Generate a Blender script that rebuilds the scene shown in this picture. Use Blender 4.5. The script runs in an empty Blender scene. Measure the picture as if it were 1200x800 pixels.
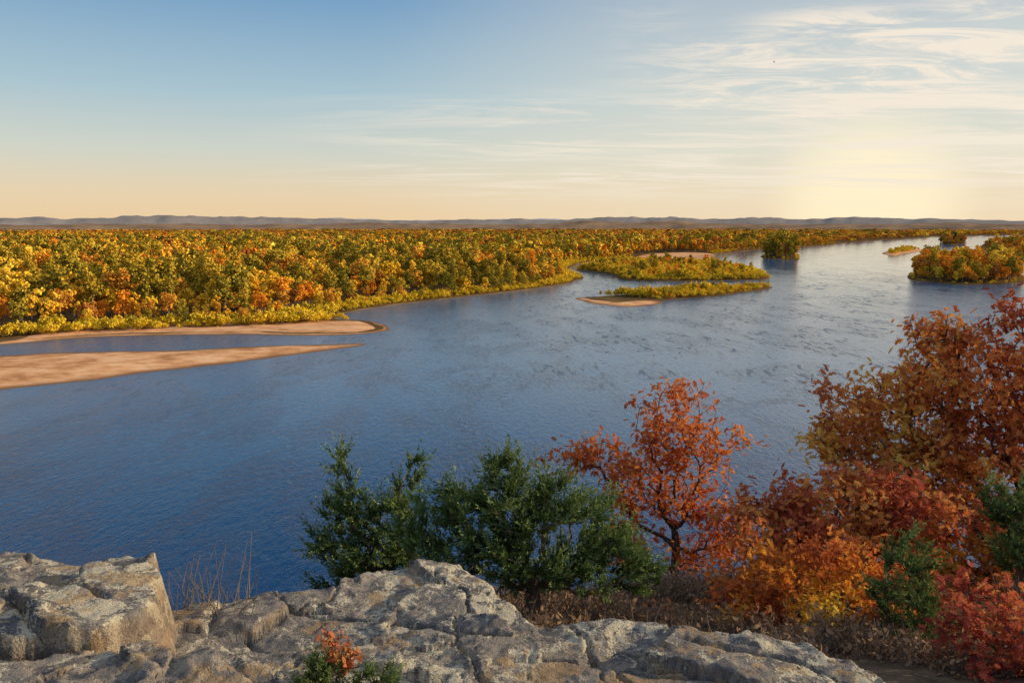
import bpy, math, numpy as np
from mathutils import Vector
RNG=np.random.default_rng(7)
scene=bpy.context.scene
SUN_AZ=math.radians(84); SUN_EL=math.radians(15)
# ---------------------------------------------------------------- noise
def _h(ix,iy,s):
    n=(ix.astype(np.int64)*374761393+iy.astype(np.int64)*668265263+s*974711)&0xffffffff
    n=((n^(n>>13))*1274126177)&0xffffffff
    return ((n^(n>>16))&0xffff)/65535.0
def vn(x,y,s=0):
    x=np.asarray(x,float);y=np.asarray(y,float)
    ix=np.floor(x);iy=np.floor(y);fx=x-ix;fy=y-iy
    fx=fx*fx*(3-2*fx);fy=fy*fy*(3-2*fy)
    a=_h(ix,iy,s);b=_h(ix+1,iy,s);c=_h(ix,iy+1,s);d=_h(ix+1,iy+1,s)
    return (a+(b-a)*fx)*(1-fy)+(c+(d-c)*fx)*fy
def fbm(x,y,o=4,s=0):
    r=0;a=.5;t=0
    for i in range(o):
        r=r+a*vn(x*2**i+i*17.3,y*2**i-i*9.1,s+i);t+=a;a*=.5
    return r/t-.5
def catmull(P,n=6,closed=True):
    P=[np.array(p,float) for p in P];N=len(P);out=[]
    for i in range(N):
        p0,p1,p2,p3=P[i-1],P[i],P[(i+1)%N],P[(i+2)%N]
        for k in range(n):
            t=k/n
            out.append(.5*((2*p1)+(-p0+p2)*t+(2*p0-5*p1+4*p2-p3)*t*t+(-p0+3*p1-3*p2+p3)*t**3))
    return np.array(out)
def sdf(x,y,poly):
    P=np.asarray(poly,float);Q=np.roll(P,-1,0)
    d=np.full(x.shape,1e18);ins=np.zeros(x.shape,bool)
    for (ax,ay),(bx,by) in zip(P,Q):
        ex,ey=bx-ax,by-ay;wx,wy=x-ax,y-ay
        L=ex*ex+ey*ey+1e-12
        t=np.clip((wx*ex+wy*ey)/L,0,1)
        d=np.minimum(d,(wx-ex*t)**2+(wy-ey*t)**2)
        if ay!=by:
            c=((ay>y)!=(by>y))&(x<ex*(y-ay)/(by-ay)+ax)
            ins^=c
    d=np.sqrt(d)
    return np.where(ins,d,-d)
# ---------------------------------------------------------------- materials
def newmat(name):
    m=bpy.data.materials.new(name);m.use_nodes=True
    nt=m.node_tree;nt.nodes.clear()
    return m,nt
class NB:
    def __init__(s,nt): s.nt=nt
    def n(s,t,**k):
        nd=s.nt.nodes.new(t)
        for a,b in k.items():
            if a=='inp':
                for i,v in b.items():
                    if hasattr(v,'is_output') : s.nt.links.new(v,nd.inputs[i])
                    else: nd.inputs[i].default_value=v
            else: setattr(nd,a,b)
        return nd
    def math(s,op,a,b=None,c=None,clamp=False):
        i={0:a}
        if b is not None:i[1]=b
        if c is not None:i[2]=c
        return s.n('ShaderNodeMath',operation=op,use_clamp=clamp,inp=i).outputs[0]
    def ramp(s,f,stops,interp='LINEAR'):
        r=s.n('ShaderNodeValToRGB',inp={0:f});cr=r.color_ramp;cr.interpolation=interp
        while len(cr.elements)<len(stops):cr.elements.new(.5)
        for e,(p,c) in zip(cr.elements,stops):
            e.position=p;e.color=(*c,1) if len(c)==3 else c
        return r.outputs[0]
    def mix(s,f,a,b,bt='MIX'):
        m=s.n('ShaderNodeMix',data_type='RGBA',blend_type=bt)
        for i,v in ((0,f),(6,a),(7,b)):
            if hasattr(v,'is_output'):s.nt.links.new(v,m.inputs[i])
            else:
                if i>0 and len(v)==3:v=(*v,1)
                m.inputs[i].default_value=v
        return m.outputs[2]
    def noise(s,v,scale,det=4,rough=.55,dist=0,out=0):
        return s.n('ShaderNodeTexNoise',inp={0:v,'Scale':scale,'Detail':det,'Roughness':rough,'Distortion':dist}).outputs[out]
    def map(s,v,sc=(1,1,1),rot=(0,0,0),loc=(0,0,0)):
        return s.n('ShaderNodeMapping',inp={0:v,1:loc,2:rot,3:sc}).outputs[0]
    def mr(s,v,a,b,c=0,d=1,smooth=True):
        return s.n('ShaderNodeMapRange',interpolation_type='SMOOTHSTEP' if smooth else 'LINEAR',inp={0:v,1:a,2:b,3:c,4:d}).outputs[0]
def leafmat(name,stops,trans=.35,posn=0.0,posscale=.01,rough=.6,hue_obj=0.0):
    m,nt=newmat(name);b=NB(nt)
    a=b.n('ShaderNodeAttribute',attribute_name='tint').outputs['Fac']
    f=a
    if posn>0:
        g=b.n('ShaderNodeNewGeometry').outputs['Position']
        n=b.noise(g,posscale,1)
        n=b.math('MULTIPLY_ADD',n,posn*2,-posn)
        f=b.math('ADD',f,n,clamp=True)
    if hue_obj>0:
        o=b.n('ShaderNodeObjectInfo').outputs['Random']
        f=b.math('ADD',f,b.math('MULTIPLY_ADD',o,hue_obj,-hue_obj/2),clamp=True)
    col=b.ramp(f,stops)
    p=b.n('ShaderNodeBsdfDiffuse',inp={0:col})
    if trans>0:
        t=b.n('ShaderNodeBsdfTranslucent',inp={0:col})
        p=b.n('ShaderNodeMixShader',inp={0:trans,1:p.outputs[0],2:t.outputs[0]})
    b.n('ShaderNodeOutputMaterial',inp={0:p.outputs[0]})
    return m
def simplemat(name,c1,c2,scale,rough=.85,bump=.3,bscale=None,det=4):
    m,nt=newmat(name);b=NB(nt)
    g=b.n('ShaderNodeNewGeometry').outputs['Position']
    n=b.noise(g,scale,det)
    col=b.ramp(n,[(.3,c1),(.7,c2)])
    n2=b.noise(g,bscale or scale*4,3)
    bp=b.n('ShaderNodeBump',inp={'Strength':bump,'Distance':.5/scale*.1,'Height':n2})
    p=b.n('ShaderNodeBsdfDiffuse',inp={0:col,'Normal':bp.outputs[0]})
    b.n('ShaderNodeOutputMaterial',inp={0:p.outputs[0]})
    return m
# ---------------------------------------------------------------- mesh helpers
def mkmesh(name,V,groups,mats,smooth=False):
    me=bpy.data.meshes.new(name)
    V=np.ascontiguousarray(V,np.float32)
    me.vertices.add(len(V));me.vertices.foreach_set('co',V.ravel())
    L=np.concatenate([g[0].ravel() for g in groups]).astype(np.int32)
    tot=np.concatenate([np.full(len(g[0]),g[0].shape[1],np.int32) for g in groups])
    st=np.concatenate([[0],np.cumsum(tot)[:-1]]).astype(np.int32)
    me.loops.add(len(L));me.loops.foreach_set('vertex_index',L)
    me.polygons.add(len(tot));me.polygons.foreach_set('loop_start',st);me.polygons.foreach_set('loop_total',tot)
    mi=np.concatenate([np.full(len(g[0]),g[2],np.int32) for g in groups])
    me.polygons.foreach_set('material_index',mi)
    me.polygons.foreach_set('use_smooth',np.full(len(tot),smooth))
    a=me.attributes.new('tint','FLOAT','FACE')
    t=np.concatenate([np.full(len(g[0]),.5) if g[1] is None else g[1] for g in groups]).astype(np.float32)
    a.data.foreach_set('value',t)
    for m in mats:me.materials.append(m)
    me.update(calc_edges=True);me.validate()
    return me
def addobj(name,me,link=True):
    o=bpy.data.objects.new(name,me)
    if link:scene.collection.objects.link(o)
    return o
def norm(a):return a/(np.linalg.norm(a,axis=-1,keepdims=True)+1e-9)
def scatter(tv,tf,pos,axis,nrm,scale):
    x=norm(axis);y=norm(np.cross(nrm,x));z=np.cross(x,y)
    s=scale[:,None,None]
    V=pos[:,None,:]+s*(tv[None,:,0:1]*x[:,None]+tv[None,:,1:2]*y[:,None]+tv[None,:,2:3]*z[:,None])
    k=len(tv);n=len(pos)
    F=(np.asarray(tf)[None]+(np.arange(n)*k)[:,None,None]).reshape(n*len(tf),-1)
    return V.reshape(-1,3),F
def tubes(A,B,ra,rb,sides=5):
    d=norm(B-A);up=np.where(np.abs(d[:,2:3])>.9,np.array([[1.,0,0]]),np.array([[0,0,1.]]))
    u=norm(np.cross(d,up));v=np.cross(d,u)
    an=np.arange(sides)*2*math.pi/sides
    ring=np.cos(an)[None,:,None]*u[:,None]+np.sin(an)[None,:,None]*v[:,None]
    VA=A[:,None]+ring*ra[:,None,None];VB=B[:,None]+ring*rb[:,None,None]
    V=np.concatenate([VA,VB],1).reshape(-1,3)
    n=len(A);i=np.arange(sides);j=(i+1)%sides
    f=np.stack([i,j,j+sides,i+sides],1)
    F=(f[None]+(np.arange(n)*2*sides)[:,None,None]).reshape(-1,4)
    return V,F
class MB:
    def __init__(s):s.V=[];s.g=[];s.n=0
    def add(s,V,F,t,m):
        s.V.append(V);s.g.append((F+s.n,t,m));s.n+=len(V)
    def mesh(s,name,mats,smooth=False):
        return mkmesh(name,np.concatenate(s.V),s.g,mats,smooth)
def randdir(n,r=RNG):
    return norm(r.normal(size=(n,3)))
side=[(.12,.05),(.27,.27),(.37,.10),(.52,.36),(.61,.11),(.78,.27),(.85,.07)]
OAKV=np.array([(0,0,0),(1,0,-.08)]+[(x,y,.3*y) for x,y in side]+[(x,-y,.3*y) for x,y in side],float)
OAKF=[[0]+list(range(2,9))+[1],[1]+list(range(15,8,-1))+[0]]
KITEV=np.array([(0,0,0),(.45,.16,0),(1,0,0),(.45,-.16,0)],float);KITEF=[[0,1,2,3]]
QV=np.array([(-.5,-.4,0),(.1,-.55,.1),(.6,-.1,0),(.3,.5,.12),(-.4,.45,0)],float);QF=[[0,1,2,3,4]]
SLV=np.array([(0,0,0),(.3,.22,.05),(.7,.2,.05),(1,0,0),(.7,-.2,.05),(.3,-.22,.05)],float);SLF=[[0,1,2,3,4,5]]
def skeleton(root,top,targets,bias=.35,rng=RNG,mid=.06,jit=.08):
    root=np.array(root,float);top=np.array(top,float)
    nseg=4;pos=[root];par=[-1];pl=[0.]
    L=np.linalg.norm(top-root)
    for i in range(1,nseg+1):
        p=root+(top-root)*i/nseg+rng.normal(size=3)*mid*L/nseg*(i<nseg)
        par.append(len(pos)-1);pl.append(pl[-1]+L/nseg);pos.append(p)
    d=np.linalg.norm(targets-top,axis=1);tips=[]
    P=np.zeros((len(targets)*3+10,3));PL=np.zeros(len(P));k=len(pos)
    P[:k]=pos;PL[:k]=pl;par=list(par)
    for t in targets[np.argsort(d)]:
        dd=np.linalg.norm(P[1:k]-t,axis=1)
        c=dd+bias*PL[1:k]+.6*np.maximum(0,P[1:k,2]-t[2])
        i=int(np.argmin(c))+1;q=P[i];ln=dd[i-1]
        m1=q+(t-q)*.4+rng.normal(size=3)*jit*ln+np.array([0,0,-.06*ln])
        m2=q+(t-q)*.75+rng.normal(size=3)*jit*.6*ln
        base=i
        for j,m in enumerate((m1,m2,t)):
            P[k]=m;PL[k]=PL[base]+np.linalg.norm(m-P[base]);par.append(base);base=k;k+=1
        tips.append(k-1)
    P=P[:k];cnt=np.zeros(k)
    cnt[tips]=1
    for i in range(k-1,0,-1):cnt[par[i]]+=cnt[i]
    return P,np.array(par),cnt,np.array(tips)
def blobpts(blobs,n,rng=RNG,shell=.35):
    w=np.array([b[1][0]*b[1][1]*b[1][2] for b in blobs])**.8;w/=w.sum()
    out=[]
    for b,k in zip(blobs,rng.multinomial(n,w)):
        u=randdir(k,rng);r=rng.random(k)**shell
        out.append(np.array(b[0])+u*r[:,None]*np.array(b[1]))
    return np.concatenate(out)
def near_tree(name,root,top,blobs,ntips,rtrunk,mats,kind='oak',nl=22,size=.13,spread=.16,seed=1,tintfn=None,trunksides=7):
    rng=np.random.default_rng(seed)
    T=blobpts(blobs,ntips,rng)
    P,par,cnt,tips=skeleton(root,top,T,rng=rng)
    N=cnt[0];r=np.maximum(rtrunk*(np.maximum(cnt,1)/N)**.55,.0035)
    r[0]*=1.35
    mb=MB()
    idx=np.arange(1,len(P));pa=par[1:]
    ra=np.minimum(r[pa],r[idx]*1.9);
    ra=np.where(pa<4,r[pa],ra)
    V,F=tubes(P[pa],P[idx],ra,r[idx],trunksides if len(P)<3000 else 5)
    mb.add(V,F,None,0)
    tp=P[tips];tdir=norm(tp-P[par[tips]])
    n=len(tips)*nl
    rep=np.repeat(np.arange(len(tips)),nl)
    ct=rng.random(len(tips))
    if kind=='oak':
        pos=tp[rep]-tdir[rep]*(rng.random(n)*spread*1.8)[:,None]+rng.normal(size=(n,3))*spread*.55
        ax=norm(tdir[rep]*.5+randdir(n,rng)+np.array([0,0,-.35]))
        nr=norm(randdir(n,rng)*.8+np.array([0,0,.9]))
        sc=size*(.55+.75*rng.random(n))
        V,F=scatter(OAKV,OAKF,pos,ax,nr,sc)
        t=np.repeat(ct[rep]*.55+rng.random(n)*.45,2)
    elif kind=='small':
        pos=tp[rep]-tdir[rep]*(rng.random(n)*spread*1.8)[:,None]+rng.normal(size=(n,3))*spread*.5
        ax=norm(tdir[rep]*.5+randdir(n,rng));nr=norm(randdir(n,rng)*.8+np.array([0,0,.8]))
        V,F=scatter(SLV,SLF,pos,ax,nr,size*(.6+.7*rng.random(n)))
        t=ct[rep]*.5+rng.random(n)*.5
    else:
        NS=4
        out=norm(tdir*np.array([1,1,.5])+np.array([0,0,.28])+randdir(len(tips),rng)*.35)
        shd=norm(out[:,None]+randdir(len(tips)*NS,rng).reshape(-1,NS,3)*.55+np.array([0,0,.12]))
        shl=spread*(1.1+1.3*rng.random((len(tips),NS)))
        sh=rng.integers(0,NS,n);u=rng.random(n)
        d=shd[rep,sh];ln=shl[rep,sh]
        pos=tp[rep]-tdir[rep]*spread*.6+d*(u*ln)[:,None]+rng.normal(size=(n,3))*(spread*.11*(1.15-u))[:,None]
        pos[:,2]+=u*u*ln*.18
        ax=norm(d*1.0+randdir(n,rng)*.75)
        V,F=scatter(KITEV,KITEF,pos,ax,randdir(n,rng),size*(.6+.7*rng.random(n))*(1.2-.6*u))
        t=np.clip(ct[rep]*.35+u*.45+rng.random(n)*.25,0,1)
    if tintfn is not None:
        t=tintfn(V.reshape(len(pos),-1,3)[:,0],t.reshape(len(pos),-1)).ravel()
    mb.add(V,F,t,1)
    return addobj(name,mb.mesh(name,mats))
# ================================================================= CAMERA
cam=bpy.data.cameras.new('camera');cam.lens=36*924/1200;cam.sensor_width=36
cam.clip_start=.1;cam.clip_end=80000
co=addobj('camera',cam);co.location=(0,0,60);co.rotation_euler=(math.radians(90-8.494),0,0)
scene.camera=co
# ================================================================= WORLD
w=bpy.data.worlds.new('World');scene.world=w;w.use_nodes=True
nt=w.node_tree;nt.nodes.clear();b=NB(nt)
tc=b.n('ShaderNodeTexCoord').outputs['Generated']
sk=b.n('ShaderNodeTexSky',sky_type='NISHITA',sun_disc=False,sun_elevation=SUN_EL,sun_rotation=SUN_AZ,altitude=200,air_density=1.0,dust_density=2.0,ozone_density=1.0)
sep=b.n('ShaderNodeSeparateXYZ',inp={0:tc})
X,Y,Z=sep.outputs
zc=b.math('MAXIMUM',Z,0.0)
gr=b.ramp(zc,[(0,(.92,.66,.38)),(.035,(.86,.69,.46)),(.085,(.66,.69,.61)),(.15,(.42,.58,.66)),(.25,(.20,.38,.59)),(.40,(.075,.20,.43)),(.60,(.045,.14,.35)),(.80,(.45,.50,.60)),(1,(.85,.85,.90))],'LINEAR')  # stops near zenith brightened, out of view, as added fill for the foreground
ga=math.radians(24);gd=(math.sin(ga)*math.cos(.01),math.cos(ga),.02)
dt=b.n('ShaderNodeVectorMath',operation='DOT_PRODUCT',inp={0:tc,1:gd}).outputs['Value']
g1=b.mr(dt,.80,1.0);g2=b.math('POWER',b.mr(dt,.990,1.0),2.0)
gr=b.mix(b.math('MULTIPLY',g1,.38),gr,(.96,.87,.68))
gr=b.mix(b.math('MULTIPLY',g2,.8),gr,(1.15,1.0,.66))
zz=b.math('ADD',zc,.05)
px=b.math('DIVIDE',X,zz);py=b.math('DIVIDE',Y,zz)
pc=b.n('ShaderNodeCombineXYZ',inp={0:px,1:py,2:0.0}).outputs[0]
c1=b.noise(b.map(pc,(1.0,2.0,1),(0,0,-.55)),1.3,6,.68,1.1)
c1b=b.noise(b.map(pc,(.75,.8,1),(0,0,0),(4,2.3,0)),1.0,1,.5)
c1m=b.math('MULTIPLY',b.mr(c1,.40,.64),b.mr(c1b,.36,.52))
c2=b.noise(b.map(pc,(.36,1.0,1),(0,0,-.22),(3,1,0)),1.0,6,.66,1.0)
c2m=b.mr(c2,.42,.62)
az=b.math('DIVIDE',X,b.math('MAXIMUM',Y,.05))
mR=b.mr(az,.06,.34);mL=b.mr(az,-.38,.08)
hi=b.mr(zc,.10,.15);lo=b.math('MULTIPLY',b.mr(zc,.02,.055),b.math('SUBTRACT',1.0,b.mr(zc,.12,.17)))
cl=b.math('MULTIPLY',b.math('MULTIPLY',c1m,mR),hi)
cl2=b.math('MULTIPLY',b.math('MULTIPLY',c2m,mL),lo)
veil=b.math('MULTIPLY',b.math('MULTIPLY',b.mr(az,.0,.6),b.mr(c1b,.3,.6)),.16)
cc=b.math('ADD',b.math('MULTIPLY',cl,.95),b.math('MULTIPLY',cl2,.80))
cc=b.math('ADD',cc,veil,clamp=True)
cc=b.math('MULTIPLY',cc,b.math('SUBTRACT',1.0,b.mr(zc,.28,.42)))
gr=b.mix(cc,gr,(.97,.86,.72))
gr10=b.n('ShaderNodeVectorMath',operation='SCALE',inp={0:gr,'Scale':10.0}).outputs[0]
fin=b.mix(.90,sk.outputs[0],gr10)
bg=b.n('ShaderNodeBackground',inp={0:fin,1:.1})
b.n('ShaderNodeOutputWorld',inp={0:bg.outputs[0]})
try:
    w.cycles.sampling_method='MANUAL';w.cycles.sample_map_resolution=256
except Exception: pass
# ================================================================= SUN
sl=bpy.data.lights.new('sun','SUN');sl.energy=5.0;sl.angle=math.radians(.6);sl.color=(1,.78,.50)
so=addobj('sun',sl)
sd=Vector((math.sin(SUN_AZ)*math.cos(SUN_EL),math.cos(SUN_AZ)*math.cos(SUN_EL),math.sin(SUN_EL)))
so.rotation_euler=sd.to_track_quat('Z','Y').to_euler();so.location=(300,100,200)
# ================================================================= LAND / WATER
bank=[(-375,309),(-324,369),(-262,399),(-230,420),(-193,430),(-142,434),(-94,430),(-77,441),(-77,459),(-87,484),(-107,493),(-126,502),(-108,552),(-78,600),(-29,666),(16,727),(56,801),(79,877),(75,968),(79,1081),(121,1251),(202,1340),(296,1373),(416,1610),(607,1880),(840,2171),(1184,2690),(1550,3140),(2063,3769),(2600,4039),(3733,4351),(5600,4351)]
isl1=[(87,1060),(100,1000),(118,930),(120,850),(163,828),(228,840),(275,858),(290,891),(314,1022),(310,1148),(264,1223),(171,1223)]
isl2=[(56,640),(68,606),(84,594),(124,625),(175,662),(231,722),(250,760),(228,756),(180,722),(119,688),(80,662)]
bar2=[(52,640),(57,612),(65,590),(86,572),(116,602),(101,640),(72,650)]
spit=[(-260,190),(-239,240),(-206,266),(-187,282),(-176,289),(-158,304),(-142,322),(-120,341),(-99,361),(-73,390),(-86,393),(-126,385),(-163,371),(-201,366),(-236,359),(-298,339),(-357,300),(-420,240)]
tip=[(-262,392),(-230,414),(-193,424),(-142,426),(-94,424),(-72,441),(-72,459),(-87,486),(-107,496),(-130,506),(-190,500),(-260,470)]
tipopen=[(-262,388),(-230,410),(-193,420),(-142,424),(-94,420),(-66,441),(-66,462),(-84,482),(-107,482),(-130,466),(-190,446),(-262,416)]
treeisl=[(444,1408),(470,1320),(511,1408),(556,1565),(506,1565)]
rightisl=[(500,980),(434,863),(433,801),(455,778),(511,801),(556,850),(590,930),(560,1000)]
rightbank=[(1000,1658),(880,1400),(840,1200),(830,1050),(860,860),(1050,740),(1800,600),(4381,3140),(2123,2825),(1655,2567),(1283,2171)]
islet=[(751,1610),(718,1483),(801,1610),(949,1819),(962,1945),(871,1819)]
farislet=[(1319,2455),(1257,2258),(1406,2455),(1496,2690)]
beach=[(193,1270),(248,1255),(340,1360),(407,1600),(339,1658),(246,1523)]
bankS=catmull(bank[:30],5,True)[:29*5]
jit=fbm(bankS[:,0]/40,bankS[:,1]/40,3,5)[:,None]*np.array([[14.,14.]])
bankS=bankS+jit
bankS=np.vstack([bankS,[(30000,4400),(30000,40000),(-30000,40000),(-30000,-3000),(-1500,-400),(-700,60)]])
def groundsheet(name,poly,z,mat):
    import bmesh
    bm=bmesh.new();vs=[bm.verts.new((p[0],p[1],z)) for p in poly]
    f=bm.faces.new(vs)
    if f.normal.z<0:f.normal_flip()
    r=bmesh.ops.extrude_edge_only(bm,edges=list(bm.edges))
    for v in [e for e in r['geom'] if isinstance(e,bmesh.types.BMVert)]:v.co.z=-1.2
    bmesh.ops.triangulate(bm,faces=[f])
    bmesh.ops.recalc_face_normals(bm,faces=bm.faces)
    me=bpy.data.meshes.new(name);bm.to_mesh(me);bm.free();me.materials.append(mat)
    return addobj(name,me)
M_ground=simplemat('forest_floor',(.10,.06,.03),(.24,.15,.06),.03,.95,.2)
M_bed=simplemat('river_bed',(.10,.08,.05),(.16,.12,.08),.02,.95,.1)
m,nt=newmat('river_sand');b=NB(nt)
g=b.n('ShaderNodeNewGeometry').outputs['Position']
z=b.n('ShaderNodeSeparateXYZ',inp={0:g}).outputs[2]
n=b.noise(g,.05,5,.6);n2=b.noise(b.map(g,(.6,1.0,1),(0,0,.6)),.16,6,.7)
col=b.ramp(b.math('ADD',b.math('MULTIPLY',n,.45),b.math('MULTIPLY',n2,.55)),[(.40,(.48,.23,.10)),(.5,(.76,.40,.19)),(.60,(.90,.55,.30))])
wet=b.mr(z,.02,.30)
col=b.mix(wet,(.24,.13,.065),col)
bp=b.n('ShaderNodeBump',inp={'Strength':.5,'Distance':.4,'Height':n2})
p=b.n('ShaderNodeBsdfDiffuse',inp={0:col,'Normal':bp.outputs[0]})
b.n('ShaderNodeOutputMaterial',inp={0:p.outputs[0]});M_sand=m
def bar(name,poly,res,hmax,mat,slope=.035,jn=5,js=30,seed=3):
    P=catmull(poly,5)
    x0,y0=P.min(0)-6;x1,y1=P.max(0)+6
    nx=int((x1-x0)/res)+1;ny=int((y1-y0)/res)+1
    gx,gy=np.meshgrid(np.linspace(x0,x1,nx),np.linspace(y0,y1,ny))
    d=sdf(gx,gy,P)+fbm(gx/js,gy/js,4,seed)*jn
    zz=np.clip(d*slope,-.6,hmax)+fbm(gx/14,gy/14,4,seed+9)*.3*np.clip(d/8,0,1)
    V=np.stack([gx,gy,zz],-1).reshape(-1,3)
    i=np.arange(nx*ny).reshape(ny,nx)
    F=np.stack([i[:-1,:-1],i[:-1,1:],i[1:,1:],i[1:,:-1]],-1).reshape(-1,4)
    keep=(V[F,2].max(1)>-.45);F=F[keep]
    return addobj(name,mkmesh(name,V,[(F,None,0)],[mat],True))
groundsheet('riverbed_ground',[(-40000,-5000),(40000,-5000),(40000,40000),(-40000,40000)],-1.6,M_bed)
groundsheet('floodplain_ground',bankS,.45,M_ground)
bar('sandbar',spit,1.5,.9,M_sand,jn=9)
bar('sandbar',tip,1.5,1.0,M_sand,.05)
bar('sandbar',bar2,2,.5,M_sand)
bar('sandbar',beach,4,1.2,M_sand,.06)
bar('island_ground',isl1,3,.8,M_ground,.08)
bar('island_ground',isl2,2,.8,M_ground,.08)
bar('island_ground',treeisl,4,1,M_ground,.08)
bar('island_ground',rightisl,4,1.2,M_ground,.08)
bar('island_ground',farislet,6,1,M_ground,.08)
bar('sandbar',islet,4,.8,M_sand,.06)
groundsheet('riverbank_ground',catmull(rightbank,4),.5,M_ground)
# water: deep channel under the bluff, shallower over the sandy middle, calmer far reach
m,nt=newmat('river_water');b=NB(nt)
g=b.n('ShaderNodeNewGeometry').outputs['Position']
sx=b.n('ShaderNodeSeparateXYZ',inp={0:g});wx=sx.outputs[0];wy=sx.outputs[1]
big=b.noise(b.map(g,(1,.5,1),(0,0,.5)),.007,2,.6,.8)
pat=b.noise(b.map(g,(1,.45,1),(0,0,-.5)),.040,5,.70,.5)
pat2=b.noise(b.map(g,(1,.26,1),(0,0,-.25)),.26,4,.74,.2)
rip=b.noise(b.map(g,(1,.45,1),(0,0,-.35)),.60,4,.75,.3)
rip2=b.noise(b.map(g,(1,.5,1),(0,0,-.3)),3.2,1,.6)
shal=b.mr(b.math('MULTIPLY_ADD',big,160.0,wy),190.0,430.0)
col=b.mix(shal,(.005,.040,.120),(.034,.145,.295))
mid=b.math('MULTIPLY',b.mr(wy,190.0,340.0),b.math('SUBTRACT',1.0,b.mr(wy,750.0,1200.0)))
shoal=b.math('MULTIPLY',mid,b.mr(wx,-80.0,90.0,.45,1.0))
dens=b.mr(pat,.44,.60)
pale=b.math('MULTIPLY',b.mr(b.math('ADD',b.math('MULTIPLY',pat,.6),b.math('MULTIPLY',pat2,.4)),.46,.57),b.math('MULTIPLY',shoal,.75))
col=b.mix(pale,col,(.155,.235,.315))
thr=b.math('MULTIPLY_ADD',dens,-.09,.595)
sh=b.math('MULTIPLY',b.math('SUBTRACT',pat2,thr),16.0,clamp=True)
sh=b.math('MULTIPLY',sh,b.math('MULTIPLY_ADD',shoal,.75,.06))
col=b.mix(sh,col,(.010,.035,.085))
hgt=b.math('ADD',rip,b.math('MULTIPLY',rip2,.12))
calm=b.mr(wy,350.0,1100.0,1.0,.22)
amp=b.math('MULTIPLY',b.math('MULTIPLY_ADD',dens,.30,.35),calm)
bp=b.n('ShaderNodeBump',inp={'Strength':amp,'Distance':.75,'Height':hgt})
rg=b.math('MULTIPLY_ADD',sh,.35,.08)
p=b.n('ShaderNodeBsdfPrincipled',inp={'Base Color':col,'Roughness':rg,'IOR':1.38,'Normal':bp.outputs[0]})
b.n('ShaderNodeOutputMaterial',inp={0:p.outputs[0]});M_water=m
V=np.array([(-40000,-5000,0),(40000,-5000,0),(40000,39000,0),(-40000,39000,0)],float)
addobj('river_water',mkmesh('river_water',V,[(np.array([[0,1,2,3]]),None,0)],[M_water]))
# ================================================================= HILLS
def hills(name,R,h0,amp,seed,c1,c2,peaks=()):
    az=np.radians(np.linspace(-60,60,500));rows=np.linspace(-1,1,13)
    A,Rr=np.meshgrid(az,rows)
    ang=np.degrees(A)
    prof=h0+amp*2*fbm(ang/6.0+seed*11,ang*0+seed,5,seed)
    for (pa,pw,ph) in peaks:prof=prof+ph*np.exp(-((ang-pa)/pw)**2)
    zz=np.maximum(prof,2)*(np.cos(Rr*math.pi/2)**.8)*(1+.25*fbm(ang*1.5,Rr*2,3,seed+4))
    rad=R+Rr*R*.09
    V=np.stack([np.sin(A)*rad,np.cos(A)*rad,zz],-1).reshape(-1,3)
    ny,nx=A.shape;i=np.arange(nx*ny).reshape(ny,nx)
    F=np.stack([i[:-1,:-1],i[:-1,1:],i[1:,1:],i[1:,:-1]],-1).reshape(-1,4)
    mat=simplemat(name+'_hazed_woods',c1,c2,.004,.95,.4,.02,6)  # aerial haze painted into the ridge colours, paler and bluer with distance
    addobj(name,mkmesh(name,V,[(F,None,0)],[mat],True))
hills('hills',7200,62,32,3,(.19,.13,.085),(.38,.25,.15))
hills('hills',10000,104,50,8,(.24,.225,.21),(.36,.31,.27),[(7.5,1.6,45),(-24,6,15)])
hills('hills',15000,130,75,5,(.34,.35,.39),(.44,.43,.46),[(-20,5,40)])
# ================================================================= FOREST prototypes
M_bark=simplemat('tree_bark',(.16,.13,.10),(.30,.25,.19),3,.9,.4)
def protomat(n,stops):return leafmat(n,stops,0,.20,.012,.7,.42)
PM={
 'aspen':protomat('aspen_leaves',[(0,(.40,.19,.02)),(.5,(.88,.49,.035)),(1,(.98,.72,.09))]),
 'birch':protomat('birch_leaves',[(0,(.36,.22,.02)),(.5,(.82,.51,.035)),(1,(.96,.72,.09))]),
 'cottonwood':protomat('cottonwood_leaves',[(0,(.10,.10,.02)),(.5,(.33,.26,.035)),(1,(.76,.50,.05))]),
 'elm':protomat('elm_leaves',[(0,(.24,.11,.025)),(.5,(.64,.30,.04)),(1,(.88,.50,.07))]),
 'maple':protomat('maple_leaves',[(0,(.40,.12,.015)),(.5,(.82,.31,.03)),(1,(.94,.46,.05))]),
 'oak':protomat('oak_leaves',[(0,(.16,.06,.025)),(.5,(.44,.17,.04)),(1,(.74,.34,.06))]),
 'pine':protomat('pine_needles',[(0,(.02,.045,.015)),(.5,(.04,.08,.025)),(1,(.08,.12,.035))]),
 'willow':protomat('willow_leaves',[(0,(.28,.22,.015)),(.5,(.74,.51,.03)),(1,(.95,.70,.07))]),
}
protocol=bpy.data.collections.new('forest_tree_kinds')
farcol=bpy.data.collections.new('distant_tree_kinds')
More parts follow.
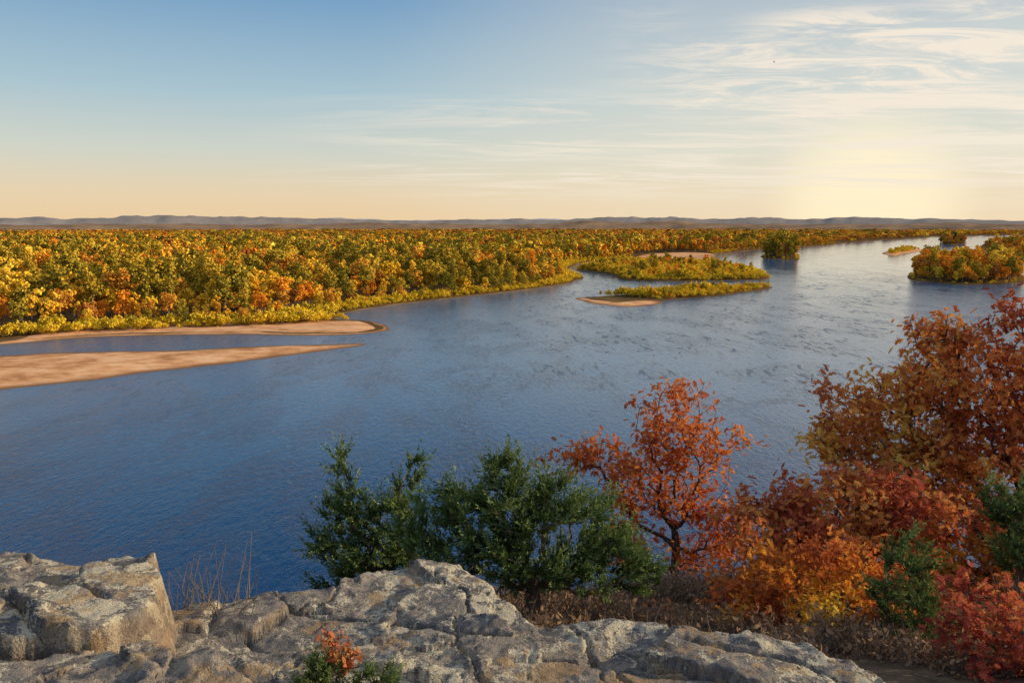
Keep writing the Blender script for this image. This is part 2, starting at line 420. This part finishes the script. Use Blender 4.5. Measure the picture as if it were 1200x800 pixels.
def proto(name,kind,H,W,n,q,seed,shrub=False,coll=None,limbs=True,ncl=(18,26)):
    rng=np.random.default_rng(seed);mb=MB()
    th=H*(.0 if shrub else .14)
    nc=rng.integers(*ncl)
    ctr=[];rad=[]
    for i in range(nc):
        u=randdir(1,rng)[0];r=rng.random()**.5
        zz=th+(H-th)*(.5+.40*u[2]*r)
        tt=(zz-th)/(H-th)
        wd=W*.5*.80*math.sqrt(max(.12,1-(max(0,tt*2-.75))**2*.7))
        ctr.append((u[0]*r*wd,u[1]*r*wd,zz));rad.append(W*(.09+.10*rng.random()))
    ctr=np.array(ctr);rad=np.array(rad)
    k=rng.integers(0,nc,n);u=randdir(n,rng);u[:,2]=np.where(u[:,2]<-.3,-u[:,2],u[:,2])
    rr=rad[k]*(.45+.85*rng.random(n)**.7)
    pos=ctr[k]+u*rr[:,None]*np.array([1,1,1.15])
    nr=norm(u*.7+randdir(n,rng)*.7)
    V,F=scatter(QV,QF,pos,randdir(n,rng),nr,q*(.4+.9*rng.random(n)))
    ct=rng.random(nc)
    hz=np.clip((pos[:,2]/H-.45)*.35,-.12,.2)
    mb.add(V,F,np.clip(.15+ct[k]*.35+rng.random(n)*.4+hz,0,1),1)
    if limbs:
        P,par,cnt,tips=skeleton((0,0,-.3),(0,0,th+(H-th)*.35),ctr+np.array([0,0,.2]),rng=rng)
        r=np.maximum(H*.016*(np.maximum(cnt,1)/cnt[0])**.55,.05)
        V,F=tubes(P[par[1:]],P[1:],np.minimum(r[par[1:]],r[1:]*1.6),r[1:],4)
    else:
        V,F=tubes(np.array([[0,0,-.3]]),np.array([[0,0,H*.6]]),np.array([H*.015]),np.array([H*.005]),4)
    mb.add(V,F,None,0)
    o=addobj(name,mb.mesh(name,[M_bark,PM[kind]]),False);coll.objects.link(o)
def pineproto(name,seed,coll,n,q):
    rng=np.random.default_rng(seed);mb=MB();H=20
    t=rng.random(n)**.8;a=rng.random(n)*6.283;R=(1-t)*3.6*(.5+.5*rng.random(n))+.2
    pos=np.stack([np.cos(a)*R,np.sin(a)*R,2+t*(H-2)-R*.2],-1)
    V,F=scatter(QV,QF,pos,np.stack([np.cos(a),np.sin(a),-.3+0*a],-1),norm(randdir(n,rng)*.5+np.array([0,0,1])),q*(.7+.8*rng.random(n)))
    mb.add(V,F,rng.random(n),1)
    V,F=tubes(np.array([[0,0,-.3]]),np.array([[0,0,H*.97]]),np.array([.3]),np.array([.04]),6);mb.add(V,F,None,0)
    o=addobj(name,mb.mesh(name,[M_bark,PM['pine']]),False);coll.objects.link(o)
KINDS=[('aspen','tree',21,9.5,900,.85,1),('birch','tree',18,10.5,900,.86,2),('cottonwood','tree',25,13.5,1100,.98,3),('elm','tree',21,12.5,1000,.92,4),('maple','tree',18,11.5,900,.9,5),('oak','tree',18,13.5,1000,.95,6)]
for k,s_,H,W,n,q,sd_ in KINDS:proto(k+'_tree',k,H,W,n,q,sd_,coll=protocol)
pineproto('pine_tree',7,protocol,600,1.1)
proto('willow_shrub','willow',6,8,380,.62,8,shrub=True,coll=protocol)
for k,s_,H,W,n,q,sd_ in KINDS:proto('distant_'+k+'_tree',k,H,W,180,2.0,sd_+20,coll=farcol,limbs=False,ncl=(12,16))
pineproto('distant_pine_tree',17,farcol,120,2.2)
proto('distant_willow_shrub','willow',6,8,100,1.2,28,shrub=True,coll=farcol,limbs=False,ncl=(8,12))
def instancer(name,pos,vid,scl,coll):
    rotz=np.random.default_rng(5).random(len(pos))*6.28
    me=bpy.data.meshes.new(name);me.vertices.add(len(pos))
    me.vertices.foreach_set('co',pos.astype(np.float32).ravel())
    a=me.attributes.new('vid','INT','POINT');a.data.foreach_set('value',vid.astype(np.int32))
    a=me.attributes.new('rot','FLOAT_VECTOR','POINT')
    r=np.zeros((len(pos),3),np.float32);r[:,2]=rotz;a.data.foreach_set('vector',r.ravel())
    a=me.attributes.new('scl','FLOAT_VECTOR','POINT');a.data.foreach_set('vector',scl.astype(np.float32).ravel())
    o=addobj(name,me)
    ng=bpy.data.node_groups.new(name+'_scatter','GeometryNodeTree')
    ng.interface.new_socket('Geometry',in_out='INPUT',socket_type='NodeSocketGeometry')
    ng.interface.new_socket('Geometry',in_out='OUTPUT',socket_type='NodeSocketGeometry')
    N=ng.nodes;gi=N.new('NodeGroupInput');go=N.new('NodeGroupOutput')
    ci=N.new('GeometryNodeCollectionInfo');ci.inputs['Collection'].default_value=coll
    ci.inputs['Separate Children'].default_value=True;ci.inputs['Reset Children'].default_value=True
    ip=N.new('GeometryNodeInstanceOnPoints');ip.inputs['Pick Instance'].default_value=True
    def na(t,n):
        x=N.new('GeometryNodeInputNamedAttribute');x.data_type=t;x.inputs['Name'].default_value=n
        return [s for s in x.outputs if s.enabled and s.name=='Attribute'][0]
    L=ng.links
    L.new(gi.outputs[0],ip.inputs['Points']);L.new(ci.outputs[0],ip.inputs['Instance'])
    L.new(na('INT','vid'),ip.inputs['Instance Index'])
    L.new(na('FLOAT_VECTOR','rot'),ip.inputs['Rotation']);L.new(na('FLOAT_VECTOR','scl'),ip.inputs['Scale'])
    L.new(ip.outputs[0],go.inputs[0])
    md=o.modifiers.new('scatter','NODES');md.node_group=ng
    return o
def jgrid(x0,x1,y0,y1,s,rng):
    gx,gy=np.meshgrid(np.arange(x0,x1,s),np.arange(y0,y1,s))
    gx=gx+rng.uniform(-.48,.48,gx.shape)*s;gy=gy+rng.uniform(-.48,.48,gy.shape)*s
    return gx.ravel(),gy.ravel()
rng=np.random.default_rng(11)
pos=[];vid=[];scl=[]
def put(x,y,d,s,vids,wide=1.0,z=.4):
    n=len(x);pos.append(np.stack([x,y,np.full(n,z)],-1));vid.append(vids)
    s=s*(.68+.64*rng.random(n));scl.append(np.stack([s*wide*(.85+.3*rng.random(n)),s*wide*(.85+.3*rng.random(n)),s],-1))
def pick(n,w):return rng.choice(8,n,p=np.array(w)/sum(w))
tipS=catmull(tipopen,5);beachS=catmull(beach,5)
x,y=jgrid(-1900,1700,300,2400,12,rng)
ok=(np.abs(x)<.74*y+70);x,y=x[ok],y[ok]
d=sdf(x,y,bankS)
ok=(d>3)&(sdf(x,y,tipS)<-2+5*fbm(x/12,y/12,3,3))&(sdf(x,y,beachS)<-2)&(rng.random(len(x))>.07);x,y,d=x[ok],y[ok],d[ok]
nz=fbm(x/90,y/90,4,21);nz2=fbm(x/110+7,y/110,4,31);nz3=fbm(x/70+3,y/110,3,41)
edge=np.clip((d+nz*60)/70,0,1)
s=.30+.76*edge
s=s*(.60+.86*(vn(x/25,y/25,9)))
v=np.where(d+nz*40<16,pick(len(x),[0,1,.5,0,0,0,0,8]),
   np.where(nz2>.07,pick(len(x),[3,1.5,1.5,3,5.5,3,0,0]),
   np.where(nz2<-.06,pick(len(x),[5,5,4,1,.6,.4,0,.4]),pick(len(x),[6,4.5,2.4,2,2.3,1.2,0,.2]))))
v=np.where((nz3>.10)&(rng.random(len(x))<.6),2,v)
far=y>1500
v=np.where(far&(rng.random(len(x))<.5),pick(len(x),[3,2,1.5,4,4,5,.5,0]),v)
s=np.where(v==7,.6+.5*rng.random(len(x))+.5*edge,s)
s=np.where((v!=7)&(edge<.3),s*.9,s)
con=(x<-.42*y+60*nz)&(y>1750)&(y<2200)
v=np.where(con,6,v);s=np.where(con,1.0,s)
put(x,y,d,s,v)
x,y=jgrid(-700,900,300,1700,4.8,rng);ok=(np.abs(x)<.74*y+70);x,y=x[ok],y[ok];d=sdf(x,y,bankS)
dt_=sdf(x,y,tipS)
ok=(d>1.5)&((d<22)|((dt_>-22)&(x<-60)))&(dt_<-.5+5*fbm(x/9,y/9,3,3))&(sdf(x,y,beachS)<-1);x,y,d=x[ok],y[ok],d[ok]
put(x,y,d,(.42+.028*np.minimum(d,20))*(.6+.8*vn(x/9,y/9,15)),np.full(len(x),7))
D=2400
while D<7400:
    st=D/60;x,y=jgrid(-D*.80,D*.80+200,D,D*1.25,st,rng)
    ok=(np.abs(x)<.72*y);x,y=x[ok],y[ok];d=sdf(x,y,bankS)
    ok=d>8;x,y,d=x[ok],y[ok],d[ok]
    f=st/14
    dark=fbm(x/900,y/300,3,77)
    v=np.where(dark>.03,pick(len(x),[1,1,1.5,3,2,7,1.0,0]),pick(len(x),[4,3,1,4,4,3,.1,0]))
    put(x,y,d,np.full(len(x),.9),v,wide=f*.8)
    D*=1.25
P_=np.concatenate(pos);Vd=np.concatenate(vid);Sc=np.concatenate(scl)
nr_=P_[:,1]<950
instancer('forest',P_[nr_],Vd[nr_],Sc[nr_],protocol)
instancer('distant_forest',P_[~nr_],Vd[~nr_],Sc[~nr_],farcol)
def isl(name,poly,step,edge0,smax,wts,grow,dmin=1.5,coll=protocol,base=.45,k=.035):
    global pos,vid,scl
    pos=[];vid=[];scl=[]
    P=catmull(poly,5);a=P.min(0);c=P.max(0)
    x,y=jgrid(a[0],c[0],a[1],c[1],step,rng);d=sdf(x,y,P)
    ok=(d>dmin)
    if name=='island_shrubs':ok&=(sdf(x,y,catmull(bar2,5))<-1)&(fbm(x/18,y/18,3,88)>-.2)
    x,y,d=x[ok],y[ok],d[ok]
    v=pick(len(x),wts);v=np.where(d<edge0,7,v)
    s=np.where(v==7,base+k*np.minimum(d,18),smax*np.clip(.45+d/grow,0,1))*(.5+1.0*vn(x/12,y/12,6))
    put(x,y,d,s,v,z=.5)
    instancer(name,np.concatenate(pos),np.concatenate(vid),np.concatenate(scl),coll)
isl('island_shrubs',isl1,5.2,0,.52,[.6,.7,.6,0,.4,0,0,5.5],60,base=.6,k=.03)
isl('island_shrubs',isl2,4.4,0,.46,[.4,.5,.5,0,.3,0,0,5.5],60,base=.5,k=.03)
isl('island_trees',treeisl,8,6,1.35,[2,3,4,1,1,1,0,0],30)
isl('island_trees',rightisl,8,6,1.15,[3,2,2,2,4,2,0,0],30)
isl('island_trees',farislet,12,0,1.1,[0,0,1,2,0,3,2,0],20,coll=farcol)
isl('island_shrubs',islet,10,200,.3,[0,0,0,0,0,0,0,1],60,dmin=14,coll=farcol)
isl('riverbank_trees',rightbank,19,10,1.05,[1,1,1,3,2,4,1,0],60,coll=farcol)
# ================================================================= BLUFF
M_soil=simplemat('bluff_soil',(.06,.045,.03),(.15,.11,.075),4,.95,.6,20)
rim=[(-60,-8),(-12,1.5),(-5,3.6),(-2.9,4.3),(-2.3,5.0),(-2.3,7.6),(-1.5,8.9),(-.5,9.3),(1,10.5),(3,13),(8,15),(30,20),(80,26),(80,-60),(-60,-60)]
def bluffz(x,y):
    d=sdf(x,y,rim)
    base=np.where(y<3,57.55,57.55-(y-3)*.36)-np.clip(y-10,0,50)*.1
    base=base+fbm(x/1.5,y/1.5,4,2)*.35
    out=np.maximum(-d,0)
    return np.maximum(base-np.where(out<18,out*2.2,39.6+(out-18)*1.1)-(out>0)*fbm(x/4,y/4,4,8)*1.5,-3)
def axis(a,b,c,d,fine,coarse):
    l=[b];s=fine
    while l[-1]>a:s=min(s*1.12,coarse);l.append(l[-1]-s)
    m=list(np.arange(b,c,fine));r=[c];s=fine
    while r[-1]<d:s=min(s*1.12,coarse);r.append(r[-1]+s)
    return np.array(l[::-1][:-1]+m+r)
xs=axis(-60,-5,9,80,.09,2.5);ys=axis(-30,1,14,90,.09,2.5)
gx,gy=np.meshgrid(xs,ys);gz=bluffz(gx,gy)
V=np.stack([gx,gy,gz],-1).reshape(-1,3);i=np.arange(len(V)).reshape(gx.shape)
F=np.stack([i[:-1,:-1],i[:-1,1:],i[1:,1:],i[1:,:-1]],-1).reshape(-1,4)
addobj('bluff_terrain',mkmesh('bluff_terrain',V,[(F,None,0)],[M_soil],True))
# ---- rock material
m,nt=newmat('lichen_sandstone');b=NB(nt)
g=b.n('ShaderNodeNewGeometry').outputs['Position']
n1=b.noise(g,1.3,5,.62,.3);n2=b.noise(g,8,7,.74,.4);n3=b.noise(g,75,3,.72)
n4=b.noise(b.map(g,(1,1,1),(0,0,0),(9,3,1)),6.0,8,.76,.6)
n6=b.noise(b.map(g,(1,1,1),(0,0,0),(1,8,3)),1.1,2,.5)
col=b.ramp(n1,[(.30,(.17,.165,.16)),(.45,(.25,.235,.215)),(.56,(.36,.315,.26)),(.72,(.46,.38,.28))])
col=b.mix(b.mr(n2,.46,.57,0,.75),col,(.105,.11,.125))
lich=b.mr(b.math('ADD',b.math('MULTIPLY',n4,.62),b.math('ADD',b.math('MULTIPLY',n3,.16),b.math('MULTIPLY',n6,.26))),.535,.552)
col=b.mix(b.math('MULTIPLY',lich,.9),col,(.66,.60,.44))
n5=b.noise(b.map(g,(1,1,1),(0,0,0),(2,7,5)),2.8,6,.74)
col=b.mix(b.mr(n5,.55,.60,0,.6),col,(.46,.30,.14))
col=b.mix(b.mr(n3,.32,.44,.85,0),col,(.04,.038,.035))
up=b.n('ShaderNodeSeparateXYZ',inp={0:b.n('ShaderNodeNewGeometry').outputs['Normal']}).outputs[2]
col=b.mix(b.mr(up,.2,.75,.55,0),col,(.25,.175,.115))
h=b.math('ADD',b.math('MULTIPLY',n2,.8),b.math('MULTIPLY',n3,.45))
bp=b.n('ShaderNodeBump',inp={'Strength':.95,'Distance':.05,'Height':h})
p=b.n('ShaderNodeBsdfDiffuse',inp={0:col,'Normal':bp.outputs[0]})
b.n('ShaderNodeOutputMaterial',inp={0:p.outputs[0]});M_rock=m
def facets(gx,gy,seed,dens,stretch=1.0):
    r=np.random.default_rng(seed)
    wx=gx+fbm(gx*2.3,gy*2.3,5,seed)*.35;wy=(gy+fbm(gx*2.3+9,gy*2.3,5,seed+1)*.35)*stretch
    x0,x1,y0,y1=wx.min(),wx.max(),wy.min(),wy.max()
    n=int((x1-x0)*(y1-y0)*dens)+3
    C=np.stack([r.uniform(x0,x1,n),r.uniform(y0,y1,n)],-1);T=r.normal(size=(n,2))*.085;H=r.normal(size=n)*.020
    F1=np.full(gx.shape,9.);F2=np.full(gx.shape,9.);hh=np.zeros(gx.shape)
    for c,t,h in zip(C,T,H):
        dd=np.hypot(wx-c[0],wy-c[1]);m1=dd<F1
        F2=np.where(m1,F1,np.minimum(F2,dd));F1=np.where(m1,dd,F1)
        hh=np.where(m1,h+t[0]*(wx-c[0])+t[1]*(wy-c[1]),hh)
    return hh,F2-F1
def rock(name,poly,top,tilt,seed,res=.013,rnd=.03,rough=.04,cracks=(),st=.075,dens=2.2):
    P=np.array(poly,float);x0,y0=P.min(0)-.45;x1,y1=P.max(0)+.45
    x0=max(x0,-4.2);x1=min(x1,3.6);y0=max(y0,1.6)
    nx=int((x1-x0)/res);ny=int((y1-y0)/res)
    gx,gy=np.meshgrid(np.linspace(x0,x1,nx),np.linspace(y0,y1,ny))
    d=sdf(gx,gy,P)+fbm(gx*1.6,gy*1.6,6,seed)*.20+fbm(gx*7,gy*7,5,seed+3)*.10
    z=top+tilt[0]*gx+tilt[1]*(gy-4)
    z=z+fbm(gx*.8,gy*.9,4,seed+5)*rough*3
    fh,fe=facets(gx,gy,seed+50,dens,1.5);z=z+fh*.6
    fh2,fe2=facets(gx*1.0,gy,seed+70,dens*7,1.4);z=z+fh2*.20
    q=(z+fbm(gx*1.2,gy*2.2,6,seed+8)*.09)/st
    fr=q-np.floor(q);sm=np.clip((fr-.5)*10+.5,0,1)
    z=z*.55+(np.floor(q)+sm)*st*.45
    z=z+fbm(gx*6,gy*6,6,seed+12)*.026+fbm(gx*26,gy*26,4,seed+13)*.014
    z=z-.035*np.exp(-(fe/.010)**2)*np.clip((vn(gx*1.4,gy*1.4,seed+33)-.40)*4,0,1)
    z=z-.014*np.exp(-(fe2/.008)**2)*np.clip((vn(gx*1.9,gy*1.9,seed+35)-.55)*5,0,1)
    for (ax,ay,bx,by,wd,dp) in cracks:
        L=math.hypot(bx-ax,by-ay);ux,uy=(bx-ax)/L,(by-ay)/L
        t=(gx-ax)*ux+(gy-ay)*uy;o=(-(gx-ax)*uy+(gy-ay)*ux)+fbm(gx*2.5,gy*2.5,6,seed+20)*.30
        inr=np.clip((t)/.15,0,1)*np.clip((L-t)/.15,0,1)
        z=z-dp*inr*np.exp(-(o/wd)**2)
    e=np.clip(1-d/rnd,0,1);z=z-rnd*(1-np.sqrt(np.clip(1-e*e,0,1)))*(d>0)-(d<=0)*(rnd+(-d)*5.5)
    z=z+(d<.02)*fbm(gx*9,gy*9+z*3,3,seed+2)*.05
    V=np.stack([gx,gy,np.maximum(z,top-1.6)],-1).reshape(-1,3)
    i=np.arange(nx*ny).reshape(ny,nx)
    F=np.stack([i[:-1,:-1],i[:-1,1:],i[1:,1:],i[1:,:-1]],-1).reshape(-1,4)
    F=F[V[F,2].max(1)>top-1.55]
    return addobj(name,mkmesh(name,V,[(F,None,0)],[M_rock],True))
rock('rock_ledge',[(-6,4.75),(-2.9,4.55),(-2.15,4.55),(-1.93,4.15),(-1.85,3.8),(-2.0,3.55),(-2.6,3.55),(-6,3.5)],58.07,(.0,-.02),1,cracks=[(-3.6,4.2,-2.1,3.9,.012,.07),(-3.4,4.45,-2.3,3.6,.010,.05)],dens=1.0)
rock('rock_ledge',[(-6,3.4),(-2.4,3.42),(-1.95,3.5),(-1.5,3.5),(-1.2,3.3),(-.95,3.05),(-.8,2.6),(-.75,1),(-6,1)],57.97,(-.01,-.02),14,cracks=[(-2.6,3.2,-1.0,2.9,.010,.07)],dens=1.2)
rock('rock_ledge',[(-2.2,4.45),(-1.96,4.6),(-1.29,4.95),(-.95,5.2),(-.72,5.3),(-.4,5.28),(-.02,4.8),(.21,4.58),(.7,4.62),(1.04,4.55),(1.42,4.45),(1.72,4.3),(1.97,4.1),(2.2,3.7),(2.4,2.9),(2.4,1),(-2.2,1)],57.61,(-.02,.0),27,st=.05,cracks=[(-1.6,4.7,1.2,3.9,.012,.06),(.3,4.6,.9,3.2,.010,.06),(-.5,5.2,-.1,3.6,.010,.05),(1.0,4.5,2.1,3.7,.012,.06)],dens=1.3)
# ================================================================= NEAR VEGETATION
M_obark=simplemat('oak_bark',(.05,.04,.035),(.14,.11,.09),8,.95,.6,30)
M_cbark=simplemat('cedar_bark',(.10,.065,.045),(.22,.16,.12),10,.95,.6,30)
M_red=leafmat('red_oak_leaves',[(0,(.28,.06,.04)),(.25,(.48,.12,.05)),(.5,(.64,.22,.065)),(.75,(.76,.37,.08)),(1,(.80,.56,.12))],.35)
M_dred=leafmat('crimson_oak_leaves',[(0,(.26,.05,.045)),(.4,(.46,.10,.06)),(.75,(.62,.19,.075)),(1,(.76,.38,.10))],.3)
M_or=leafmat('orange_oak_leaves',[(0,(.42,.09,.045)),(.4,(.64,.19,.055)),(.8,(.76,.30,.08)),(1,(.82,.44,.11))],.4)
M_yel=leafmat('golden_leaves',[(0,(.42,.11,.04)),(.33,(.68,.25,.045)),(.65,(.82,.44,.05)),(1,(.84,.62,.09))],.4)
M_ced=leafmat('cedar_foliage',[(0,(.026,.045,.018)),(.35,(.085,.130,.040)),(.7,(.17,.235,.075)),(1,(.30,.34,.11))],.15)
M_brush=leafmat('dry_leaves',[(0,(.12,.08,.05)),(.5,(.28,.18,.11)),(.85,(.42,.26,.14)),(1,(.56,.18,.08))],.2)
ox=-.25;oz=-.22
def sh_(bl,dx,dz):return [((c[0]+dx,c[1],c[2]+dz),r) for c,r in bl]
near_tree('red_oak_tree',(2.70,12.2,53.6),(2.65,12.3,55.1),
 sh_([((2.95,12.6,57.15),(.7,.7,.7)),((3.5,12.5,56.6),(.7,.7,.5)),((2.1,12.6,56.4),(.95,.8,.5)),((1.25,12.5,56.40),(.65,.5,.25)),((2.6,12.4,55.8),(1.0,.7,.4)),((3.6,12.3,55.6),(.7,.6,.45)),((2.0,12.4,55.1),(.6,.6,.4)),((3.5,12.2,54.9),(.6,.6,.4))],ox,oz),
 245,.075,[M_obark,M_or],nl=17,size=.12,spread=.16,seed=3)
def tB(p,t):
    k=fbm(p[:,0]*.8,p[:,2]*1.1,3,5)[:,None]*1.4
    return np.clip(t*.75+.14+k,0,1)
near_tree('red_oak_tree',(7.0,10.4,53.6),(6.9,10.6,55.8),
 [((6.4,10.9,57.85),(1.3,1.1,.65)),((7.7,10.9,58.4),(1.3,1.2,.75)),((5.3,10.8,57.0),(1.1,1.0,.7)),((6.6,10.5,56.6),(1.6,1.2,.8)),((8.2,10.5,57.2),(1.5,1.3,1.1)),((4.9,10.7,57.75),(.6,.5,.35)),((4.4,10.6,57.1),(.5,.5,.3)),((5.9,10.9,58.5),(.5,.5,.3)),((6.0,10.2,55.6),(1.5,1.0,.7)),((7.7,10,55.8),(1.5,1.1,.8))],
 860,.17,[M_obark,M_red],nl=23,size=.12,spread=.17,seed=5,tintfn=tB)
near_tree('red_oak_tree',(4.2,9.6,53.9),(4.2,9.6,55.4),
 [((4.2,9.6,56.45),(1.1,.9,.55)),((3.3,9.7,56.2),(.75,.7,.5)),((5.0,9.5,56.5),(.9,.9,.5)),((4.2,9.3,55.6),(1.3,.8,.5))],
 300,.09,[M_obark,M_dred],nl=21,size=.115,spread=.16,seed=8,tintfn=tB)
near_tree('golden_maple_tree',(3.5,8.5,54.6),(3.45,8.5,55.3),
 [((3.0,8.6,56.1),(.6,.5,.4)),((3.9,8.4,56.1),(.6,.5,.4)),((2.6,8.5,55.75),(.45,.5,.35)),((4.5,8.2,55.8),(.6,.5,.4))],
 150,.05,[M_obark,M_or],nl=18,size=.10,spread=.15,seed=12)
def tY(p,t):
    return np.clip(t*.7+fbm(p[:,0]*2.0,p[:,2]*2.2,3,15)[:,None]*1.8+.22,0,1)
near_tree('golden_maple_tree',(2.9,7.2,55.6),(2.9,7.2,56.1),
 [((2.5,7.3,56.62),(.30,.35,.22)),((3.1,7.3,56.75),(.42,.4,.25)),((2.45,7.1,56.3),(.33,.35,.22)),((2.95,7.0,56.35),(.5,.35,.25)),((3.5,6.9,56.45),(.4,.3,.25))],
 125,.035,[M_obark,M_yel],nl=16,size=.085,spread=.12,seed=13,tintfn=tY)
near_tree('red_oak_tree',(3.75,5.5,55.9),(3.7,5.5,56.7),
 [((3.65,5.6,57.1),(.4,.4,.3)),((3.9,5.4,57.0),(.5,.4,.4)),((3.3,5.4,56.9),(.25,.3,.18)),((3.7,5.2,56.55),(.5,.4,.3)),((2.95,5.2,56.45),(.35,.3,.2))],
 105,.03,[M_obark,M_dred],nl=12,size=.10,spread=.12,seed=15)
near_tree('red_cedar_tree',(.22,7.0,56.0),(.2,7.1,56.7),
 [((.1,7.2,57.35),(.48,.45,.32)),((-.05,7.2,57.64),(.2,.2,.2)),((.38,7.2,57.58),(.14,.15,.15)),((-.62,7.2,57.34),(.38,.35,.15)),((.65,7.2,57.27),(.42,.4,.18)),((1.0,7.1,56.97),(.38,.35,.14)),((-.35,7.1,56.95),(.6,.45,.24)),((.5,7.0,56.8),(.7,.45,.25)),((1.2,7.1,56.65),(.28,.25,.12)),((-.88,7.2,57.04),(.28,.25,.15))],
 370,.075,[M_cbark,M_ced],kind='cedar',nl=110,size=.055,spread=.135,seed=21)
near_tree('red_cedar_tree',(-1.55,8.5,55.2),(-1.6,8.55,56.3),
 [((-1.9,8.6,57.2),(.15,.15,.32)),((-1.15,8.6,57.25),(.14,.15,.30)),((-1.85,8.6,56.75),(.36,.3,.30)),((-1.25,8.6,56.75),(.28,.25,.30)),((-1.6,8.5,56.3),(.58,.4,.28)),((-2.15,8.6,56.4),(.22,.2,.2)),((-1.6,8.5,55.9),(.62,.4,.25))],
 230,.05,[M_cbark,M_ced],kind='cedar',nl=95,size=.06,spread=.14,seed=22)
near_tree('red_cedar_tree',(3.45,6.6,55.6),(3.4,6.6,56.1),
 [((3.5,6.6,57.1),(.22,.22,.2)),((3.4,6.5,56.75),(.35,.3,.25)),((3.55,6.4,56.4),(.42,.35,.25))],
 110,.04,[M_cbark,M_ced],kind='cedar',nl=100,size=.045,spread=.11,seed=23)
near_tree('red_cedar_tree',(5.6,8.2,55.0),(5.6,8.2,56.3),
 [((5.5,8.2,57.0),(.35,.35,.3)),((5.7,8.1,56.5),(.5,.4,.35))],
 110,.05,[M_cbark,M_ced],kind='cedar',nl=100,size=.055,spread=.13,seed=24)
near_tree('juniper_shrub',(-.82,3.62,57.5),(-.82,3.64,57.66),
 [((-.93,3.62,57.80),(.13,.10,.07)),((-.68,3.62,57.76),(.13,.10,.06)),((-1.0,3.6,57.73),(.1,.1,.05))],
 60,.012,[M_cbark,M_ced],kind='cedar',nl=80,size=.024,spread=.05,seed=31)
M_rs=leafmat('sumac_leaves',[(0,(.35,.08,.05)),(.5,(.65,.22,.09)),(1,(.45,.35,.10))],.4)
near_tree('sumac_seedling',(-.86,3.66,57.5),(-.88,3.66,57.75),
 [((-.9,3.66,57.93),(.08,.06,.07)),((-.82,3.66,57.86),(.10,.06,.06))],
 28,.006,[M_cbark,M_rs],kind='small',nl=12,size=.035,spread=.03,seed=32)
rng=np.random.default_rng(50);mb=MB()
n=750;bx=rng.uniform(-.2,5.5,n);by=rng.uniform(5.2,11.5,n);ok=sdf(bx,by,rim)>.1;ok&=~((bx<2.3)&(by<5.1));ok&=vn(bx*1.1,by*1.1,77)>.3;bx,by=bx[ok],by[ok];n=len(bx)
bz=bluffz(bx,by)
k=24;rep=np.repeat(np.arange(n),k);N=len(rep)
hh=.10+.55*vn(bx*1.2,by*1.2,3)**1.5
dr=norm(randdir(N,rng)*np.array([.8,.8,.3])+np.array([0,0,.7]))
A=np.stack([bx,by,bz-.03],-1)[rep]+rng.normal(size=(N,3))*np.array([.07,.07,0]);L=hh[rep]*(.4+rng.random(N))
B=A+dr*L[:,None]
V,F=tubes(A,B,np.full(N,.004),np.full(N,.0015),3);mb.add(V,F,None,0)
M=N*2;r2=rng.integers(0,N,M);tt=.3+.7*rng.random(M)
pp=A[r2]+(B-A)[r2]*tt[:,None]+rng.normal(size=(M,3))*.025
V,F=scatter(SLV,SLF,pp,randdir(M,rng),randdir(M,rng),.03+.045*rng.random(M))
mb.add(V,F,np.clip(vn(pp[:,0]*2,pp[:,1]*2,4)*.7+rng.random(M)*.45,0,1),1)
M_stem=simplemat('dry_stems',(.12,.09,.07),(.24,.20,.16),6,.9,.1)
addobj('dry_brush',mb.mesh('dry_brush',[M_stem,M_brush]))
mb=MB();n=60
A=np.stack([rng.uniform(-2.1,-1.65,n),rng.uniform(4.35,4.7,n),np.full(n,57.45)],-1)
d1=norm(np.stack([rng.normal(size=n)*.22,rng.normal(size=n)*.2,np.ones(n)],-1));L=.22+.36*rng.random(n)
B=A+d1*L[:,None]*.6;C=B+norm(d1+rng.normal(size=(n,3))*.35)*L[:,None]*.5
V,F=tubes(A,B,np.full(n,.0035),np.full(n,.0025),4);mb.add(V,F,None,0)
V,F=tubes(B,C,np.full(n,.0025),np.full(n,.001),4);mb.add(V,F,None,0)
addobj('dry_grass',mb.mesh('dry_grass',[M_stem]))
# soaring bird
mb=MB()
M_bird=simplemat('bird_feathers',(.02,.018,.015),(.06,.05,.04),5)
bp_=np.array([[0,-.42,0],[0,-.25,.02],[0,.0,.03],[0,.28,.03],[0,.42,.02],[0,.50,0]]);br=np.array([.03,.10,.13,.09,.06,.01])
V,F=tubes(bp_[:-1],bp_[1:],br[:-1],br[1:],8);mb.add(V,F,None,0)
for s in (-1,1):
    W=np.array([(s*.08,.22,.05),(s*.55,.30,.22),(s*1.05,.10,.20),(s*1.0,-.02,.19),(s*.5,-.08,.18),(s*.08,-.15,.05)])
    mb.add(W,np.array([[0,1,2,3,4,5]]),None,0)
mb.add(np.array([(0,-.35,.02),(.16,-.62,0),(-.16,-.62,0)]),np.array([[0,1,2]]),None,0)
bo=addobj('soaring_bird',mb.mesh('soaring_bird',[M_bird]));bo.location=(132.8,416,140.8);bo.rotation_euler=(0,.3,1.1)
vs=scene.view_settings;vs.view_transform='Standard';vs.look='None';vs.exposure=0
